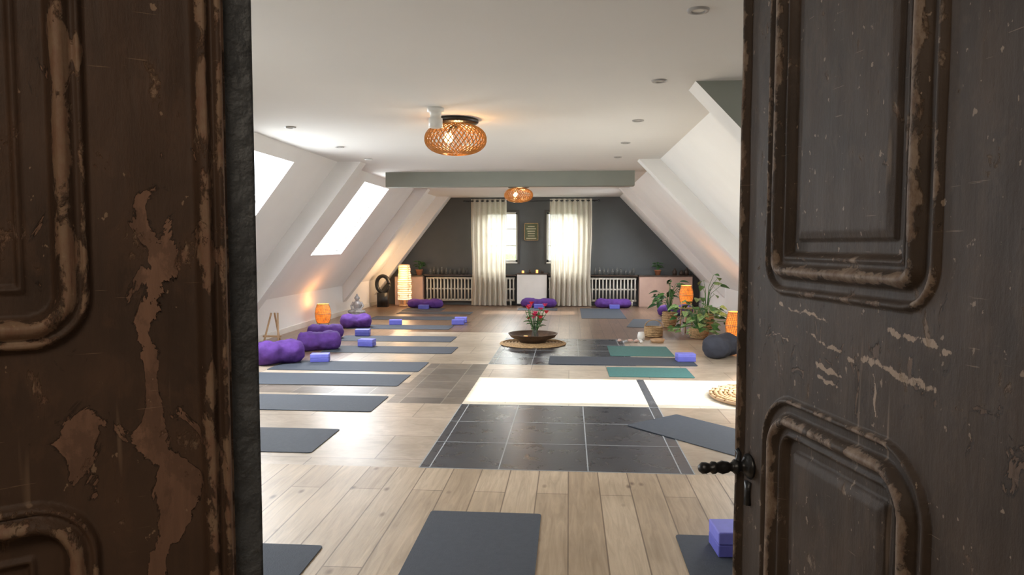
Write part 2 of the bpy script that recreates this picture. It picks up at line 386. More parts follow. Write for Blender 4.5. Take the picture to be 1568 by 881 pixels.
# ---------------------------------------------------------------- doors
def door_mat(name,base,under,worn,bare,mscale,pamp,chipth=.70,wearth=.70,bigp=.5):
    m,nt,b=newmat(name); L=nt.links
    tc=N(nt,'ShaderNodeTexCoord')
    aw=N(nt,'ShaderNodeAttribute',attribute_name='wear'); ap=N(nt,'ShaderNodeAttribute',attribute_name='peel'); asx=N(nt,'ShaderNodeAttribute',attribute_name='scr')
    def nz(scale,det=6.,st=(1,1,1),rough=.6,dist=0.,rot=(0,0,0)):
        mp=N(nt,'ShaderNodeMapping'); mp.inputs['Scale'].default_value=st; mp.inputs['Rotation'].default_value=rot; L.new(tc.outputs['Object'],mp.inputs['Vector'])
        n=N(nt,'ShaderNodeTexNoise',Scale=scale,Detail=det,Roughness=rough,Distortion=dist); L.new(mp.outputs['Vector'],n.inputs['Vector']); return n.outputs['Fac']
    def math_(op,a,bb):
        n=N(nt,'ShaderNodeMath',operation=op)
        for i,v in enumerate((a,bb)):
            if isinstance(v,(int,float)): n.inputs[i].default_value=v
            else: L.new(v,n.inputs[i])
        return n.outputs[0]
    def ramp(v,a,bb):
        n=N(nt,'ShaderNodeMapRange'); n.inputs['From Min'].default_value=a; n.inputs['From Max'].default_value=bb; L.new(v,n.inputs['Value']); return n.outputs['Result']
    def mix(fac,c1,c2):
        n=N(nt,'ShaderNodeMixRGB'); L.new(fac,n.inputs['Fac'])
        for k,v in (('Color1',c1),('Color2',c2)):
            if isinstance(v,tuple): n.inputs[k].default_value=v+(1,)
            else: L.new(v,n.inputs[k])
        return n.outputs['Color']
    grain=nz(9,8.,(3,3,.35),.65); big=nz(5,4.); fine=nz(60,6.,(1,1,.5),.7); chip=nz(24,8.,(1,1,.55),.68,.3); mid=nz(mscale,7.,(1,1,.6),.62,.9)
    spk=nz(85,3.,(1,1,.7),.5,.0)
    c=mix(ramp(big,.35,.65),base,tuple(x*1.7 for x in base))
    c=mix(math_('MULTIPLY',ramp(grain,.48,.72),.6),c,under)
    c=mix(math_('MULTIPLY',ramp(chip,.52,.60),.45),c,under)
    pv=math_('ADD',ap.outputs['Fac'],math_('MULTIPLY',math_('SUBTRACT',mid,.5),pamp))
    pf=ramp(pv,.50,.525)
    pc=mix(ramp(grain,.35,.7),bare,tuple(x*.55 for x in bare))
    pc=mix(math_('MULTIPLY',ramp(chip,.50,.56),.6),pc,tuple(x*.45 for x in bare))
    rim=math_('MULTIPLY',ramp(pv,.44,.49),math_('SUBTRACT',1.0,pf)); c=mix(math_('MULTIPLY',rim,.7),c,tuple(x*.45 for x in base))
    c=mix(pf,c,pc)
    wf=ramp(math_('ADD',math_('MULTIPLY',aw.outputs['Fac'],.17),chip),wearth,wearth+.05)
    c=mix(math_('MULTIPLY',wf,.8),c,mix(ramp(fine,.4,.6),worn,bare))
    c=mix(math_('MULTIPLY',ramp(spk,chipth,chipth+.02),.8),c,worn)
    for st,rt,th in (((1,1,.06),(0,.35,0),.71),((.5,.5,12),(0,.15,0),.73)):
        s_=nz(30,2.,st,.5,.0,rt); c=mix(math_('MULTIPLY',ramp(s_,th,th+.03),.45),c,worn)
    sf=ramp(math_('ADD',asx.outputs['Fac'],math_('MULTIPLY',math_('SUBTRACT',math_('ADD',math_('MULTIPLY',chip,.5),math_('MULTIPLY',fine,.5)),.5),3.6)),.62,.72)
    c=mix(math_('MULTIPLY',math_('MULTIPLY',sf,ramp(asx.outputs['Fac'],.05,.2)),.85),c,tuple(min(1,x*1.35) for x in worn))
    L.new(c,b.inputs['Base Color']); b.inputs['Roughness'].default_value=.62; b.inputs['Specular IOR Level'].default_value=.3
    hh=math_('SUBTRACT',math_('ADD',math_('MULTIPLY',grain,.6),math_('MULTIPLY',fine,.35)),math_('ADD',math_('MULTIPLY',pf,.8),math_('MULTIPLY',wf,.4)))
    bp=N(nt,'ShaderNodeBump',Strength=.8,Distance=.004); L.new(hh,bp.inputs['Height']); L.new(bp.outputs['Normal'],b.inputs['Normal'])
    return m
M['doorR']=door_mat('weathered_brown_paint',(.031,.020,.013),(.072,.047,.031),(.25,.185,.135),(.14,.088,.058),30,1.8,.69,.625)
M['doorL']=door_mat('weathered_red_brown_paint',(.036,.020,.012),(.080,.042,.024),(.23,.15,.095),(.195,.105,.066),18,2.6,.71,.635)
M['doorE']=simple('grey_rebate_paint',(.05,.053,.055),.6,.45,14,.6,bscale=40)

def pw(d,pts):
    return np.interp(d,[p[0] for p in pts],[p[1] for p in pts])
PROFR=[(-.001,0),(0,0),(.002,.006),(.006,.009),(.010,.007),(.012,.0),(.016,-.001),(.027,-.001),(.030,.005),(.034,.012),(.040,.016),(.046,.014),(.050,.007),(.052,.001),(.060,.0),(.062,.004),(.066,.004),(.069,-.003),(.074,-.011),(.092,-.011),(.094,-.006),(.108,-.002),(.3,-.002)]
PROFL=[(-.001,0),(0,0),(.002,.007),(.006,.012),(.009,.010),(.011,.005),(.015,.011),(.021,.017),(.027,.017),(.031,.011),(.033,.003),(.036,-.006),(.060,-.007),(.062,-.003),(.066,-.003),(.069,-.012),(.082,-.012),(.086,-.006),(.10,-.003),(.3,-.003)]
def door(name,free,d,nrm,width,panels,mat,flange=0,edge_bead=None,peelf=None,scr=(),step=.0028,PROF=PROFR):
    e=empty(name,(free[0],free[1],.012)); d=Vector((d[0],d[1],0)).normalized(); nrm=Vector((nrm[0],nrm[1],0)).normalized()
    HT=2.28
    s=np.arange(0,width+step/2,step); zz=np.concatenate([np.arange(0,.85,.012),np.arange(.85,2.0,.0030),np.arange(2.0,HT,.012)])
    S,Z=np.meshgrid(s,zz)
    h=np.zeros_like(S)
    for (s0,s1,z0,z1,r) in panels:
        cx,cz=(s0+s1)/2,(z0+z1)/2; hx,hz=(s1-s0)/2-r,(z1-z0)/2-r
        qx=np.abs(S-cx)-hx; qz=np.abs(Z-cz)-hz
        sd=np.hypot(np.maximum(qx,0),np.maximum(qz,0))+np.minimum(np.maximum(qx,qz),0)-r
        h=np.where(sd<0,pw(-sd,PROF),h)
    if edge_bead:
        a,b=edge_bead; t=(S-a)/(b-a); hb=np.interp(t,[0,.05,.2,.3,.38,.55,.75,.88,1],[0,.010,.012,.002,.006,.016,.012,.001,0]); h=np.where((t>=0)&(t<=1),hb,h)
    if flange: h=np.where(S<flange,-.024,h)
    wear=np.clip(h/.012,0,1.3)+np.where((S<flange+.006)&(S>flange),.8,0)
    peel=np.zeros_like(S)
    if peelf is not None: peel=peelf(S,Z)
    sc_=np.zeros_like(S)
    Sw=S+.002*np.sin(Z*160+S*60); Zw=Z+.0025*np.sin(S*70)+.0015*np.sin(S*230+1)
    for (a0,b0,a1,b1,wd) in scr:
        L2=(a1-a0)**2+(b1-b0)**2; t=np.clip(((Sw-a0)*(a1-a0)+(Zw-b0)*(b1-b0))/L2,0,1)
        dd=np.hypot(Sw-a0-t*(a1-a0),Zw-b0-t*(b1-b0)); sc_=np.maximum(sc_,.85*np.exp(-(dd/wd)**2))
    h=h+.0006*np.sin(S*90+Z*7)*np.sin(Z*23)
    ns=len(s);nz_=len(zz)
    h[0,:]=-.03;h[-1,:]=-.03;h[:,0]=-.03;h[:,-1]=-.03
    P=S[...,None]*np.array(d)+h[...,None]*np.array(nrm)
    P[...,2]+=Z
    P[:,1,:2]-=np.array(d)[:2]*(step-.0002); P[:,-2,:2]+=np.array(d)[:2]*(step-.0002)
    V=P.reshape(-1,3)
    idx=np.arange(ns*nz_).reshape(nz_,ns)
    F=np.stack([idx[:-1,:-1],idx[:-1,1:],idx[1:,1:],idx[1:,:-1]],-1).reshape(-1,4)
    me=bpy.data.meshes.new('carved_face'); me.vertices.add(len(V)); me.vertices.foreach_set('co',V.ravel())
    me.loops.add(F.size); me.loops.foreach_set('vertex_index',F.ravel().astype(np.int32)); me.polygons.add(len(F))
    me.polygons.foreach_set('loop_start',np.arange(0,F.size,4,dtype=np.int32)); me.polygons.foreach_set('loop_total',np.full(len(F),4,dtype=np.int32))
    me.materials.append(mat); me.materials.append(M['doorE'])
    if flange:
        mid=((S[:-1,:-1]+S[1:,1:])/2<flange-.001).astype(np.int32).ravel(); me.polygons.foreach_set('material_index',mid)
    me.update(); me.validate()
    for nm,arr in (('wear',wear),('peel',peel),('scr',sc_)):
        at=me.attributes.new(nm,'FLOAT','POINT'); at.data.foreach_set('value',arr.ravel().astype(np.float32))
    o=bpy.data.objects.new('carved_face',me); sc.collection.objects.link(o); o.parent=e
    mb=MB(); vs=[]
    for ss in (0.0005,width-.0005):
        for q in (-.029,-.052):
            for z in (0,HT-.013): p=d*ss+nrm*q; vs.append((p.x,p.y,z))
    mb.add(vs,[(0,1,3,2),(4,6,7,5),(0,4,5,1),(2,3,7,6),(0,2,6,4),(1,5,7,3)],M['doorE']); c=mb.build('leaf_core',parent=e)
    return e,d,nrm
def peelL(S,Z):
    c=.118+.012*np.sin(Z*19+1)+.008*np.sin(Z*41); w=.026+.012*np.sin(Z*27+.5)
    m=np.clip(1.05-np.abs(S-c)/w,0,1)*np.clip((1.53-Z)/.06,0,1)
    m2=.52*np.exp(-((S-.195)**2/.0018+(Z-1.29)**2/.007))
    m3=.38*np.exp(-((S-.125)**2/.0006+(Z-1.50)**2/.003))
    m4=.40*np.exp(-((S-.21)**2/.0012+(Z-1.36)**2/.0008))
    return np.maximum.reduce([m,m2,m3,m4,.10+0*S])
def peelR(S,Z):
    return .12+.22*np.exp(-((Z-1.31)/.08)**2)
eL,dL,nL=door('door_1',(-.375,.842),(-.8,-.6),(.6,-.8),.68,[(.179,.60,1.375,2.15,.06),(.179,.60,.25,1.212,.065)],M['doorL'],flange=.037,edge_bead=(.040,.079),peelf=peelL,step=.0022,PROF=PROFL)
SCR=[(.243,1.342,.372,1.317,.005),(.27,1.30,.34,1.285,.006),(.28,1.28,.33,1.27,.005),(.39,1.325,.535,1.307,.008),(.42,1.305,.425,1.245,.003),(.13,1.33,.19,1.32,.003),(.15,1.38,.30,1.37,.004),(.45,1.372,.56,1.36,.006)]
eR,dR,nR=door('door_2',(.338,1.43),(.204,-.979),(-.979,-.204),.69,[(.105,.54,1.40,2.15,.06),(.105,.54,.25,1.225,.10)],M['doorR'],edge_bead=(.006,.024),peelf=peelR,scr=SCR)
# handle (perpendicular to the face of the right leaf)
hb=MB(); base=dR*.05+Vector((0,0,1.06)); zax=nR; xax=dR; yax=zax.cross(xax)
T=Matrix.Translation(base)@Matrix((xax,yax,zax)).transposed().to_4x4()
hb.lathe([(0,0),(.024,0),(.024,.004),(.016,.010),(.010,.014),(.009,.022),(.013,.025),(.015,.030),(.010,.035),(.008,.040),(.011,.045),(.013,.056),(.009,.066),(.012,.070),(.012,.076),(.008,.080),(.011,.088),(.011,.096),(.006,.102),(0,.104)],M['black'],20,T)
hb.tube([T@Vector(p) for p in ((0,0,.028),(-.003,.012,.022),(-.012,.022,.016),(-.016,.03,.02))],[.006,.006,.005,.005],M['black'])
hb.tube([T@Vector(p) for p in ((0,-.03,.001),(0,-.05,.003),(0,-.075,.001))],[.009,.006,.009],M['black'])
hb.build('handle',True,parent=eR)

# ---------------------------------------------------------------- yoga mats
def ymat(cx,cy,lx,ly,rz=0,mat='mat'):
    mb=MB(); th=.005
    r=.02; pts=[]
    for (sx,sy,a0) in ((1,1,0),(-1,1,90),(-1,-1,180),(1,-1,270)):
        for t in range(4):
            a=math.radians(a0+t*30); pts.append((sx*(lx/2-r)+r*math.cos(a),sy*(ly/2-r)+r*math.sin(a)))
    k=len(pts); vs=[(x,y,.0) for x,y in pts]+[(x,y,th) for x,y in pts]
    mb.add(vs,[tuple(range(k,2*k)),tuple(range(k))[::-1]]+[(i,(i+1)%k,(i+1)%k+k,i+k) for i in range(k)],M[mat])
    o=mb.build('yoga_mat'); o.location=(cx,cy,.0015); o.rotation_euler=(0,0,rz); return o
ymat(-.457,2.945,.615,1.83)
ymat(.86,2.72,.62,1.83)
def lm(xr,yt,w=.64,L=1.83,mat='mat',rz=0): return ymat(xr-L/2,yt-w/2,L,w,rz,mat)
lm(-1.21,3.36); lm(-1.84,5.54,.65); lm(-1.76,6.79); lm(-1.8,7.95,.66); lm(-1.76,8.8,.66)
lm(-1.6,10.15,.62); lm(-1.8,11.3,.62); lm(-2.1,12.85,.62); lm(-2.15,14.4,.62)
ymat(-3.3,15.95,.9,.62); ymat(-2.9,15.2,1.6,.5)
ymat(.66,9.1,1.83,.62)
ymat(.93,8.32,.95,.62,0,'teal'); ymat(.98,9.98,.85,.9,0,'teal')
ymat(.98+.33,5.37,.62,1.83,math.radians(41))
ymat(.7,15.4,.9,2.2); ymat(1.42,13.5,.55,1.4,math.radians(-10)); ymat(-.72,16.2,.9,.5)

def block(x,y,rz=0,st=2,cols=('block','block2'),s=1):
    mb=MB(); h=.05*s if st==2 else .09
    for i in range(st):
        mb.box(-.115*s,.115*s,-.075*s,.075*s,i*(h+.001),i*(h+.001)+h,M[cols[i%2]])
    o=mb.build('yoga_block',bevel=.006); o.location=(x,y,.0075); o.rotation_euler=(0,0,rz); return o
block(.845,3.47,math.radians(4),2,('block','block2'),1.2)
block(-3.15,8.75,.2); block(-2.95,10.15,-.1); block(-3.35,11.3,.1,); block(-3.2,12.9,0.2,1); block(-2.05,13.35,.1); block(-2.05,13.0,.1,1)
block(1.48,9.15,.1); block(-3.75,7.25,.1)

def bolster(x,y,L=.66,R=.12,rz=0,mat='purple',seed=0,sq=.9,lean=0):
    n=36;k=22; vs=[];fs=[]
    for j in range(k+1):
        t=-1+2*j/k; a=abs(t)
        pr=R*(max(0.0,1-a**7))**.45*(1-.06*math.cos(t*5)); 
        if j in(0,k): pr=R*.05
        for i in range(n):
            th=2*math.pi*i/n
            q=mnoise.noise(Vector((t*3+seed*7,math.cos(th)*1.4,math.sin(th)*1.4)))*.15+mnoise.noise(Vector((t*9+seed,math.cos(th)*4,math.sin(th)*4)))*.09
            rr=pr*(1+q); vs.append((t*L/2,rr*math.cos(th),max(-R*.8,rr*math.sin(th)*sq)))
    for j in range(k):
        for i in range(n):
            a=j*n+i;b=j*n+(i+1)%n; fs.append((a,b,b+n,a+n))
    fs.append(tuple(range(n))[::-1]); fs.append(tuple(range(k*n,(k+1)*n)))
    o=obj_from('bolster_cushion',vs,fs,M[mat],smooth=True); o.location=(x,y,R*.8+.008); o.rotation_euler=(0,0,rz)
    return o
bolster(-3.62,8.6,.62,.165,.7,seed=1); bolster(-3.52,9.75,.62,.15,.5,seed=2)
bolster(-3.85,10.95,.58,.125,.15,seed=3); bolster(-3.8,12.4,.56,.14,.3,seed=4)
for i,(x,y) in enumerate(((-3.35,16.35),(-.72,16.75),(1.02,16.75))):
    bolster(x,y,.86,.12,0,seed=6+i)
    bl=block(x+.02,y-.28,0,1,('block','block')); bl.name='yoga_block'
bolster(2.2,15.0,.75,.13,.1,seed=10); bolster(2.02,9.6,.6,.17,.9,'darkcush',seed=11)

# ---------------------------------------------------------------- lanterns
def lantern(x,y,h=.42,r=.14,en=14,z=0):
    e=empty('rattan_lantern',(x,y,z)); mb=MB(); z0=.06
    hh=h-z0
    prof=[(r*(.62+.38*math.sin(math.pi*(.12+.80*t))),z0+hh*t) for t in [i/14 for i in range(15)]]
    mb.lathe(prof,M['lantern'],28)
    mb.lathe([(prof[0][0],z0),(.001,z0)],M['woodl'],28)
    for a in range(28):
        an=2*math.pi*a/28
        mb.tube([((p[0]+.003)*math.cos(an+p[1]*1.5),(p[0]+.003)*math.sin(an+p[1]*1.5),p[1]) for p in prof[::2]],.0035,M['straw'],5)
    for t in (0,7,14):
        p=prof[t]; mb.tube([((p[0]+.004)*math.cos(2*math.pi*q/24),(p[0]+.004)*math.sin(2*math.pi*q/24),p[1]) for q in range(25)],.006,M['woodl'],6)
    for a in range(3):
        an=a*2.094+.5; mb.tube([(r*.55*math.cos(an),r*.55*math.sin(an),z0+.01),(r*.75*math.cos(an),r*.75*math.sin(an),0)],.007,M['woodl'],6)
    mb.build('shade',True,parent=e)
    b=MB(); b.ell((0,0,z0+hh*.45),(.03,.03,.045),M['bulb']); b.build('bulb',True,parent=e)
    l=bpy.data.lights.new('lantern_light','POINT'); l.energy=en; l.color=(1,.42,.12); l.shadow_soft_size=.05
    lo=bpy.data.objects.new('lantern_light',l); lo.location=(0,0,h+.04); lo.parent=e; sc.collection.objects.link(lo)
lantern(-4.47,12.6,.40,.14,6); lantern(2.53,11.05,.46,.145,6); lantern(1.97,12.2,.36,.115,5,.43)
mb=MB(); mb.lathe([(0,0),(.13,0),(.14,.010),(.14,.020),(0,.020)],M['woodl'],28,c=(0,0,.405))
for a in range(3):
    an=a*2.094+.3; mb.tube([(.09*math.cos(an),.09*math.sin(an),.405),(.12*math.cos(an),.12*math.sin(an),0)],.012,M['woodl'],8)
mb.build('round_stool',True).location=(1.97,12.2,0)

# paper floor lamp
e=empty('paper_floor_lamp',(-3.93,16.75,0)); mb=MB()
for a in (45,135,225,315):
    x=.15*math.cos(math.radians(a));y=.15*math.sin(math.radians(a)); mb.box(x-.01,x+.01,y-.01,y+.01,0,.98,M['woodl'])
mb.build('frame',parent=e)
mb=MB(); prof=[]
for i in range(25):
    t=i/24; prof.append((.155+.008*math.sin(t*12*math.pi)+.02*math.sin(math.pi*t)-.03*t,.16+.84*t))
mb.lathe(prof,M['paper'],28); mb.build('shade',True,parent=e)
mb=MB(); mb.lathe([(0,0),(.15,0),(.15,.04),(.03,.05),(.02,.3)],M['woodl'],20); mb.ell((0,0,.6),(.04,.04,.05),M['bulb']); mb.build('base',True,parent=e)
l=bpy.data.lights.new('paper_lamp_light','POINT'); l.energy=18; l.color=(1,.62,.3); l.shadow_soft_size=.15
lo=bpy.data.objects.new('paper_lamp_light',l); lo.location=(0,-.35,.8); lo.parent=e; sc.collection.objects.link(lo)

# black ring sculpture
mb=MB(); mb.box(-.12,.12,-.09,.09,0,.34,M['black'])
R=.155; pts=[(R*math.cos(t)*.95,0,.54+R*1.25*math.sin(t)) for t in [2*math.pi*i/32 for i in range(33)]]
mb.tube(pts,.045,M['black'],12); mb.build('ring_sculpture',True,bevel=.0).location=(-4.42,16.6,0)

# seated statue
mb=MB(); S_=M['silver']
mb.lathe([(0,0),(.17,0),(.18,.02),(.17,.05),(.15,.06),(0,.06)],S_,24)
mb.ell((0,0,.11),(.17,.12,.055),S_); mb.ell((-.1,-.05,.11),(.09,.06,.04),S_); mb.ell((.1,-.05,.11),(.09,.06,.04),S_)
mb.ell((0,.02,.23),(.085,.06,.12),S_); mb.ell((0,0,.385),(.048,.05,.06),S_); mb.ell((0,.0,.45),(.022,.022,.025),S_)
for s in (-1,1):
    mb.tube([(s*.075,.02,.30),(s*.125,0,.22),(s*.09,-.07,.16),(0,-.09,.145)],[.028,.024,.02,.016],S_,10); mb.ell((s*.05,0,.385),(.008,.014,.024),S_)
mb.tube([(0,0,.29),(0,0,.36)],.026,S_,10)
o=mb.build('seated_statue',True); o.location=(-4.35,14.3,0)
md=o.modifiers.new('r','REMESH'); md.mode='VOXEL'; md.voxel_size=.007; md.use_smooth_shade=True

# wooden stand at left
mb=MB()
for s in(-.12,.12): mb.tube([(s,-.12,0),(s*.4,.05,.50)],.014,M['woodl'],8)
mb.tube([(0,.25,0),(0,.05,.50)],.014,M['woodl'],8); mb.box(-.13,.13,-.07,-.03,.16,.185,M['woodl'])
mb.build('wooden_easel').location=(-4.25,9.9,0)

# ---------------------------------------------------------------- ceiling lamps
def clamp_(x,y):
    e=empty('pendant_lamp',(x,y,H)); mb=MB(); R=.278; hh=.135; zc=-.18
    mb.lathe([(0,0),(.19,0),(.21,-.008),(.21,-.03),(.19,-.042),(0,-.042)],M['black'],32)
    mb.tube([(0,0,-.04),(0,0,-.10)],.02,M['black']); 
    mb.build('mount',True,parent=e)
    me=MB(); n=36; k=13; vs=[];fs=[]
    for j in range(k+1):
        ph=math.radians(-80+160*j/k)
        cr=math.copysign(abs(math.cos(ph))**.75,math.cos(ph)); sr=math.copysign(abs(math.sin(ph))**.9,math.sin(ph))
        for i in range(n):
            a=2*math.pi*(i+.5*(j%2))/n; vs.append((R*cr*math.cos(a),R*cr*math.sin(a),zc+hh*sr))
    def id_(j,i): return j*n+i%n
    for j in range(k-1):
        for i in range(n):
            if j%2==0: fs.append((id_(j,i+1),id_(j+1,i+1),id_(j+2,i+1),id_(j+1,i)))
            else: fs.append((id_(j,i),id_(j+1,i+1),id_(j+2,i),id_(j+1,i)))
    me.add(vs,fs,M['lattice']); o=me.build('lattice_shade',parent=e)
    w=o.modifiers.new('w','WIREFRAME'); w.thickness=.014; w.use_even_offset=False
    mb=MB()
    mb.ell((-.06,-.03,zc+.01),(.042,.042,.048),M['bulb']); mb.tube([(-.06,-.03,zc+.05),(-.03,0,-.05)],.014,M['black'])
    mb.build('bulbs',True,parent=e)
    l=bpy.data.lights.new('pendant_light','POINT'); l.energy=12; l.color=(1,.58,.26); l.shadow_soft_size=.05
    lo=bpy.data.objects.new('pendant_light',l); lo.location=(0.03,-.02,zc+.02); lo.parent=e; sc.collection.objects.link(lo)
clamp_(-1.04,6.5); clamp_(-1.0,14.0)
mb=MB(); mb.lathe([(0,0),(.07,0),(.07,-.03),(.05,-.035),(.045,-.08),(.058,-.085),(.058,-.16),(.04,-.165),(0,-.16)],M['whitep'],24)
mb.build('surface_spotlight',True).location=(-1.12,5.95,H)
for (x,y) in [(.615,3.58),(.615,5.08),(.62,6.68),(.62,8.13),(.62,9.45),(-2.7,6.78),(-2.68,8.2),(-2.68,9.4)]:
    mb=MB(); mb.lathe([(.0,-.002),(.032,-.002),(.034,-.010),(.05,-.010),(.055,0)],M['spot'],24); mb.lathe([(.0,-.004),(.03,-.004)],M['whitep'],20)
    mb.build('recessed_downlight',True).location=(x,y,H)

# ---------------------------------------------------------------- back wall furniture
def radiator(x0,x1):
    mb=MB(); n=int((x1-x0)/.085)
    for i in range(n+1):
        x=x0+.03+(x1-x0-.06)*i/n
        for y in (17.18,17.26): mb.tube([(x,y,.13),(x,y,.66)],.016,M['radi'],8)
    for z in (.13,.40,.66):
        mb.tube([(x0,17.22,z),(x1,17.22,z)],.028 if z!=.40 else .02,M['radi'],10)
    for x in (x0+.1,x1-.1): mb.box(x-.02,x+.02,17.2,17.25,0,.13,M['radi'])
    mb.build('radiator',True)
radiator(-3.50,-1.32); radiator(-.5,1.60)
mb=MB(); mb.box(-4.25,-3.56,17.08,17.39,0,.70,M['pink']); mb.box(-4.25,-3.54,17.06,17.39,.70,.73,M['wooddark']); mb.build('storage_cabinet',bevel=.004)
mb=MB(); mb.box(1.66,2.9,17.08,17.39,0,.72,M['pink']); mb.box(1.64,2.92,17.06,17.39,.72,.75,M['wooddark']); mb.build('storage_cabinet',bevel=.004)
mb=MB(); mb.box(-1.26,-.54,17.12,17.39,.05,.76,M['whitep']); mb.box(-1.28,-.52,17.1,17.39,.76,.79,M['wooddark']); mb.box(-1.2,-.6,17.14,17.3,0,.05,M['wooddark']); mb.build('white_cabinet',bevel=.004)
mb=MB(); mb.box(-3.53,-1.29,17.13,17.39,.72,.75,M['wooddark']); mb.build('windowsill_shelf')
mb=MB(); mb.box(-.51,1.63,17.13,17.39,.72,.75,M['wooddark']); mb.build('windowsill_shelf')
def glasses(x0,x1,z):
    mb=MB(); x=x0
    while x<x1:
        h=random.uniform(.12,.19); r=random.uniform(.03,.042)
        mb.lathe([(0,0),(r*.8,0),(r,h*.6),(r*.5,h*.8),(r*.45,h)],M['glass'],12,c=(x,17.25,z)); x+=random.uniform(.085,.12)
    mb.build('glassware_row',True)
glasses(-3.4,-2.42,.75); glasses(.62,1.55,.75)
for x in (-1.12,-.95,-.78,-.65):
    mb=MB(); h=random.uniform(.05,.09); mb.lathe([(0,0),(.028,0),(.028,h),(.024,h),(0,h-.01)],M['candle'] if x in(-1.12,-.78) else M['wooddark'],14); mb.build('tea_candle',True).location=(x,17.2,.792)
def potted(name,x,y,z,s=1,mat='leaf',pot='terra'):
    e=empty(name,(x,y,z)); mb=MB(); mb.lathe([(0,0),(.06*s,0),(.085*s,.12*s),(.092*s,.12*s),(.092*s,.14*s),(.075*s,.14*s),(0,.125*s)],M[pot],20); mb.build('pot',True,parent=e)
    mb=MB()
    for i in range(16):
        a=random.uniform(0,6.28); t=random.uniform(.08,.16)*s; hh=random.uniform(.06,.2)*s
        p=Vector((t*.5*math.cos(a),t*.3*math.sin(a),.13*s+hh)); mb.tube([(0,0,.12*s),p*.6+Vector((0,0,.06*s)),p],.004*s,M[mat],5)
        mb.leaf(p,(math.cos(a),math.sin(a)*.5-.2,.25),(0,0,1),.11*s,.07*s,M[mat])
    mb.build('foliage',parent=e)
potted('potted_plant',-3.66,17.18,.732,1); potted('potted_plant',2.1,17.18,.752,.9,'leaf')
mb=MB()
for x,h in ((2.5,.16),(2.66,.12),(2.78,.18)): mb.lathe([(0,0),(.05,0),(.055,h*.6),(.02,h*.8),(.022,h)],M['wooddark'],14,c=(x,17.2,.752))
mb.build('small_vases',True)
# curtains
def curtain(x0,x1,name='curtain'):
    e=empty(name,(0,0,0)); nx=160;nz=30; vs=[];fs=[]
    wn_=round((x1-x0)/.125)
    for j in range(nz+1):
        z=.015+(2.565-.015)*j/nz; t=j/nz
        for i in range(nx+1):
            u=i/nx; wb=1-.10*math.sin(math.pi*min(1,t*1.6))*.6
            x=(x0+x1)/2+(u-.5)*(x1-x0)*wb
            ph=u*wn_*2*math.pi+.5*math.sin(3*t+u*5)*(1-t)
            vs.append((x,17.03+.042*math.sin(ph)*(1+.3*(1-t)),z))
    for j in range(nz):
        for i in range(nx): a=j*(nx+1)+i; fs.append((a,a+1,a+nx+2,a+nx+1))
    obj_from('drape',vs,fs,M['curtain'],smooth=True,parent=e)
    mb=MB()
    for i in range(wn_*2):
        x=x0+(i+.5)*(x1-x0)/(wn_*2)
        mb.tube([(x,17.03+.026*math.cos(q),2.52+.026*math.sin(q)) for q in [2*math.pi*k_/12 for k_ in range(13)]],.006,M['black'],6)
    mb.build('eyelets',True,parent=e)
curtain(-2.36,-1.50); curtain(-.47,.53)
mb=MB(); mb.tube([(-2.5,17.03,2.52),(.66,17.03,2.52)],.013,M['black'],12); mb.ell((-2.52,17.03,2.52),(.03,.03,.03),M['black']); mb.ell((.68,17.03,2.52),(.03,.03,.03),M['black'])
for x in (-2.44,-.98,.6): mb.tube([(x,17.03,2.52),(x,17.4,2.52)],.01,M['black'])
mb.build('curtain_rod',True)
# wall sign
mb=MB(); mb.box(-1.10,-.76,17.36,17.395,1.58,2.0,M['olive']); 
for (a,b_,c_,d_) in ((-1.1,-.76,1.58,1.595),(-1.1,-.76,1.985,2.0),(-1.1,-1.085,1.58,2.0),(-.775,-.76,1.58,2.0)): mb.box(a,b_,17.35,17.36,c_,d_,M['straw'])
for i in range(6):
    w=random.uniform(.08,.13); z=1.92-i*.058; mb.box(-.93-w,-.93+w,17.357,17.36,z-.010,z+.010,M['cream'])
mb.build('wall_sign')

# ---------------------------------------------------------------- centrepiece
cx,cy=-.54,10.6
mb=MB(); mb.lathe([(0,0),(.49,0),(.50,.008),(.49,.018),(0,.018)],M['straw'],48)
for r in [.05*i for i in range(1,10)]: mb.tube([(r*math.cos(2*math.pi*q/40),r*math.sin(2*math.pi*q/40),.018) for q in range(41)],.011,M['straw'],6)
mb.build('round_woven_rug',True).location=(cx,cy,.002)
mb=MB(); mb.lathe([(0,.0),(.20,.0),(.21,.03),(.33,.075),(.365,.125),(.375,.13),(.365,.118),(.32,.085),(.20,.05),(0,.045)],M['copper'],48)
mb.build('offering_bowl',True).location=(cx,cy,.032)
e=empty('flower_vase',(cx+.03,cy,.08)); mb=MB(); mb.lathe([(0,0),(.045,0),(.055,.05),(.035,.13),(.03,.17),(.036,.18)],M['glass'],20); mb.build('vase',True,parent=e)
mb=MB()
for i in range(26):
    a=random.uniform(0,6.28); r=random.uniform(.02,.18); h=random.uniform(.24,.52); p=Vector((r*math.cos(a),r*math.sin(a),h))
    mb.tube([(0,0,.03),(p.x*.3,p.y*.3,.16),p],.004,M['leaf'],5)
    if i<16:
        m_=M['pinkfl'] if i%3 else M['redfl']
        for q in range(7):
            b_=q*.9; mb.leaf(p,(math.cos(b_),math.sin(b_),.5),(0,0,1),.055,.045,m_,.3,-.2)
        mb.ell(p+Vector((0,0,.012)),(.022,.022,.02),m_,8,6)
    else:
        for q in range(3): mb.leaf(p*(.6+.15*q),(math.cos(a+q),math.sin(a+q),.3),(0,0,1),.10,.05,M['leaf'])
mb.build('bouquet',parent=e)
mb=MB(); mb.lathe([(0,0),(.03,0),(.03,.05),(0,.045)],M['candle'],14); mb.build('tea_candle',True).location=(cx-.1,cy-.12,.085)
mb=MB()
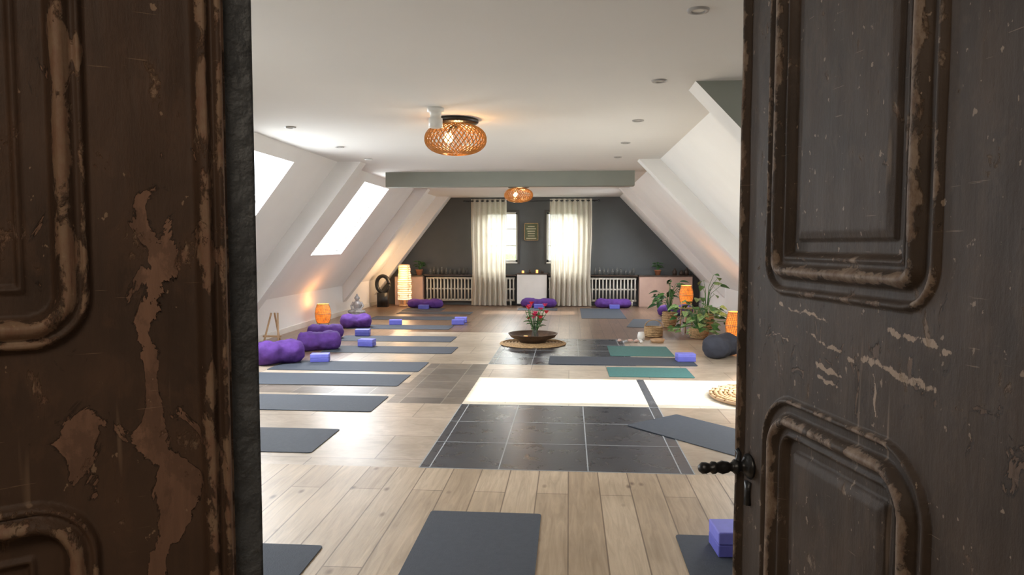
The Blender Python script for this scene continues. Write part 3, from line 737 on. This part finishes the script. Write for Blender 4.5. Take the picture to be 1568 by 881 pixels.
for k_ in range(1,13):
    r=.045*k_; mb.tube([(r*math.cos(2*math.pi*q/48),r*math.sin(2*math.pi*q/48),.012) for q in range(49)],.024 if k_%3 else .018,M['straw'] if k_%2 else M['woodl'],6)
for k_ in range(24):
    a=k_*math.pi/12; mb.tube([(.05*math.cos(a),.05*math.sin(a),.025),(.56*math.cos(a),.56*math.sin(a),.025)],.008,M['straw'],5)
mb.build('round_seagrass_mat',True).location=(1.93,7.0,.012)

def bigplant(name,x,y,pot_r,pot_h,n,spread,hmin,hmax,LL,WW,lm_,potm='straw',bias=(0,0)):
    e=empty(name,(x,y,0)); mb=MB(); mb.lathe([(0,0),(pot_r*.75,0),(pot_r,pot_h*.5),(pot_r*.95,pot_h),(pot_r*.85,pot_h),(pot_r*.85,pot_h-.03),(0,pot_h-.03)],M[potm],28)
    for k_ in range(7): 
        zz=pot_h*(k_+.5)/7; rr=pot_r*(.77+.25*math.sin(math.pi*min(1,zz/pot_h*.8)))
        mb.tube([(rr*math.cos(2*math.pi*q/28),rr*math.sin(2*math.pi*q/28),zz) for q in range(29)],.010,M[potm],6)
    mb.build('pot',True,parent=e)
    mb=MB()
    for i in range(n):
        a=random.uniform(0,6.28); r=spread*math.sqrt(random.random()); h=random.uniform(hmin,hmax)
        p=Vector((r*math.cos(a)+bias[0]*h,r*math.sin(a)+bias[1]*h,h)); mb.tube([(0,0,pot_h-.04),(p.x*.35,p.y*.35,pot_h+(h-pot_h)*.65+.04),p],[.006,.005,.003],M['leaf'],5)
        for q in range(2 if n>14 else 1):
            aa=a+random.uniform(-.8,.8); s=random.uniform(.7,1.15)
            mb.leaf(p-Vector((0,0,.05*q)),(math.cos(aa),math.sin(aa),random.uniform(-.3,.4)),(0,-.5,1),LL*s,WW*s,M[lm_[(i+q)%len(lm_)]],.12,.35)
    mb.build('foliage',parent=e)
bigplant('pothos_plant',2.06,11.5,.15,.16,42,.40,.10,.56,.15,.12,['leafv','leaf','leafv','leafd'])
bigplant('rubber_plant',1.80,12.95,.13,.28,20,.30,.45,.88,.19,.09,['leafd','leaf'],'straw')
bigplant('monstera_plant',2.40,12.7,.13,.28,10,.24,.5,.96,.17,.12,['leafv','leaf'],'straw',(.06,0))
mb=MB(); mb.lathe([(0,0),(.12,0),(.15,.08),(.14,.16),(.13,.16),(.13,.02),(0,.02)],M['straw'],24)
for k_ in range(6): mb.tube([(.14*math.cos(2*math.pi*q/24),.14*math.sin(2*math.pi*q/24),.02+k_*.026) for q in range(25)],.012,M['straw'],6)
mb.tube([(.14*math.cos(t),0,.15+.12*math.sin(t)) for t in [math.pi*i/12 for i in range(13)]],.008,M['straw'],6)
mb.build('wicker_basket',True).location=(1.36,11.6,0)
mb=MB(); mb.lathe([(0,0),(.05,0),(.06,.06),(.05,.12),(.035,.13),(0,.13)],M['whitep'],18); mb.build('ceramic_jar',True).location=(1.12,11.15,0)
mb=MB()
for i in range(9):
    x,y=random.uniform(-.2,.16),random.uniform(-.12,.15); mb.ell((x,y,.02),(random.uniform(.025,.045),random.uniform(.02,.035),.02),[M['whitep'],M['fabric'],M['silver']][i%3],10,8)
mb.build('crystal_stones',True).location=(.95,10.85,.008)
mb=MB(); mb.lathe([(0,0),(.09,0),(.11,.05),(.10,.055),(.08,.02),(0,.015)],M['woodl'],22); mb.build('wooden_dish',True).location=(1.34,10.9,0.002)

# ---------------------------------------------------------------- light
w=bpy.data.worlds.new('World'); sc.world=w; w.use_nodes=True; nt=w.node_tree; bg=nt.nodes['Background']
tc=N(nt,'ShaderNodeTexCoord'); sx=N(nt,'ShaderNodeSeparateXYZ'); nt.links.new(tc.outputs['Generated'],sx.inputs[0])
r=N(nt,'ShaderNodeValToRGB'); r.color_ramp.elements[0].position=.0; r.color_ramp.elements[0].color=(.70,.80,.62,1); r.color_ramp.elements[1].position=.06; r.color_ramp.elements[1].color=(.88,.95,1,1)
nt.links.new(sx.outputs['Z'],r.inputs['Fac']); nt.links.new(r.outputs['Color'],bg.inputs['Color']); bg.inputs['Strength'].default_value=2.8
s=bpy.data.lights.new('sun','SUN'); s.energy=9; s.angle=.012; s.color=(1,.95,.84)
so=bpy.data.objects.new('sun',s); so.rotation_euler=Vector((-2.9,0.0,-1.9)).to_track_quat('-Z','Y').to_euler(); sc.collection.objects.link(so)
l=bpy.data.lights.new('hall_ceiling_light','AREA'); l.energy=24; l.size=.8; l.color=(1,.86,.70)
lo=bpy.data.objects.new('hall_ceiling_light',l); lo.location=(-.1,-.9,2.7); lo.rotation_euler=(math.radians(25),0,0); sc.collection.objects.link(lo)

cam=bpy.data.cameras.new('cam'); cam.sensor_width=36; cam.lens=25.03; cam.clip_start=.02; cam.clip_end=100
co=bpy.data.objects.new('camera',cam); co.location=(0,0,1.5); co.rotation_euler=(math.radians(90-3.52),0,math.radians(4.61)); sc.collection.objects.link(co)
sc.camera=co
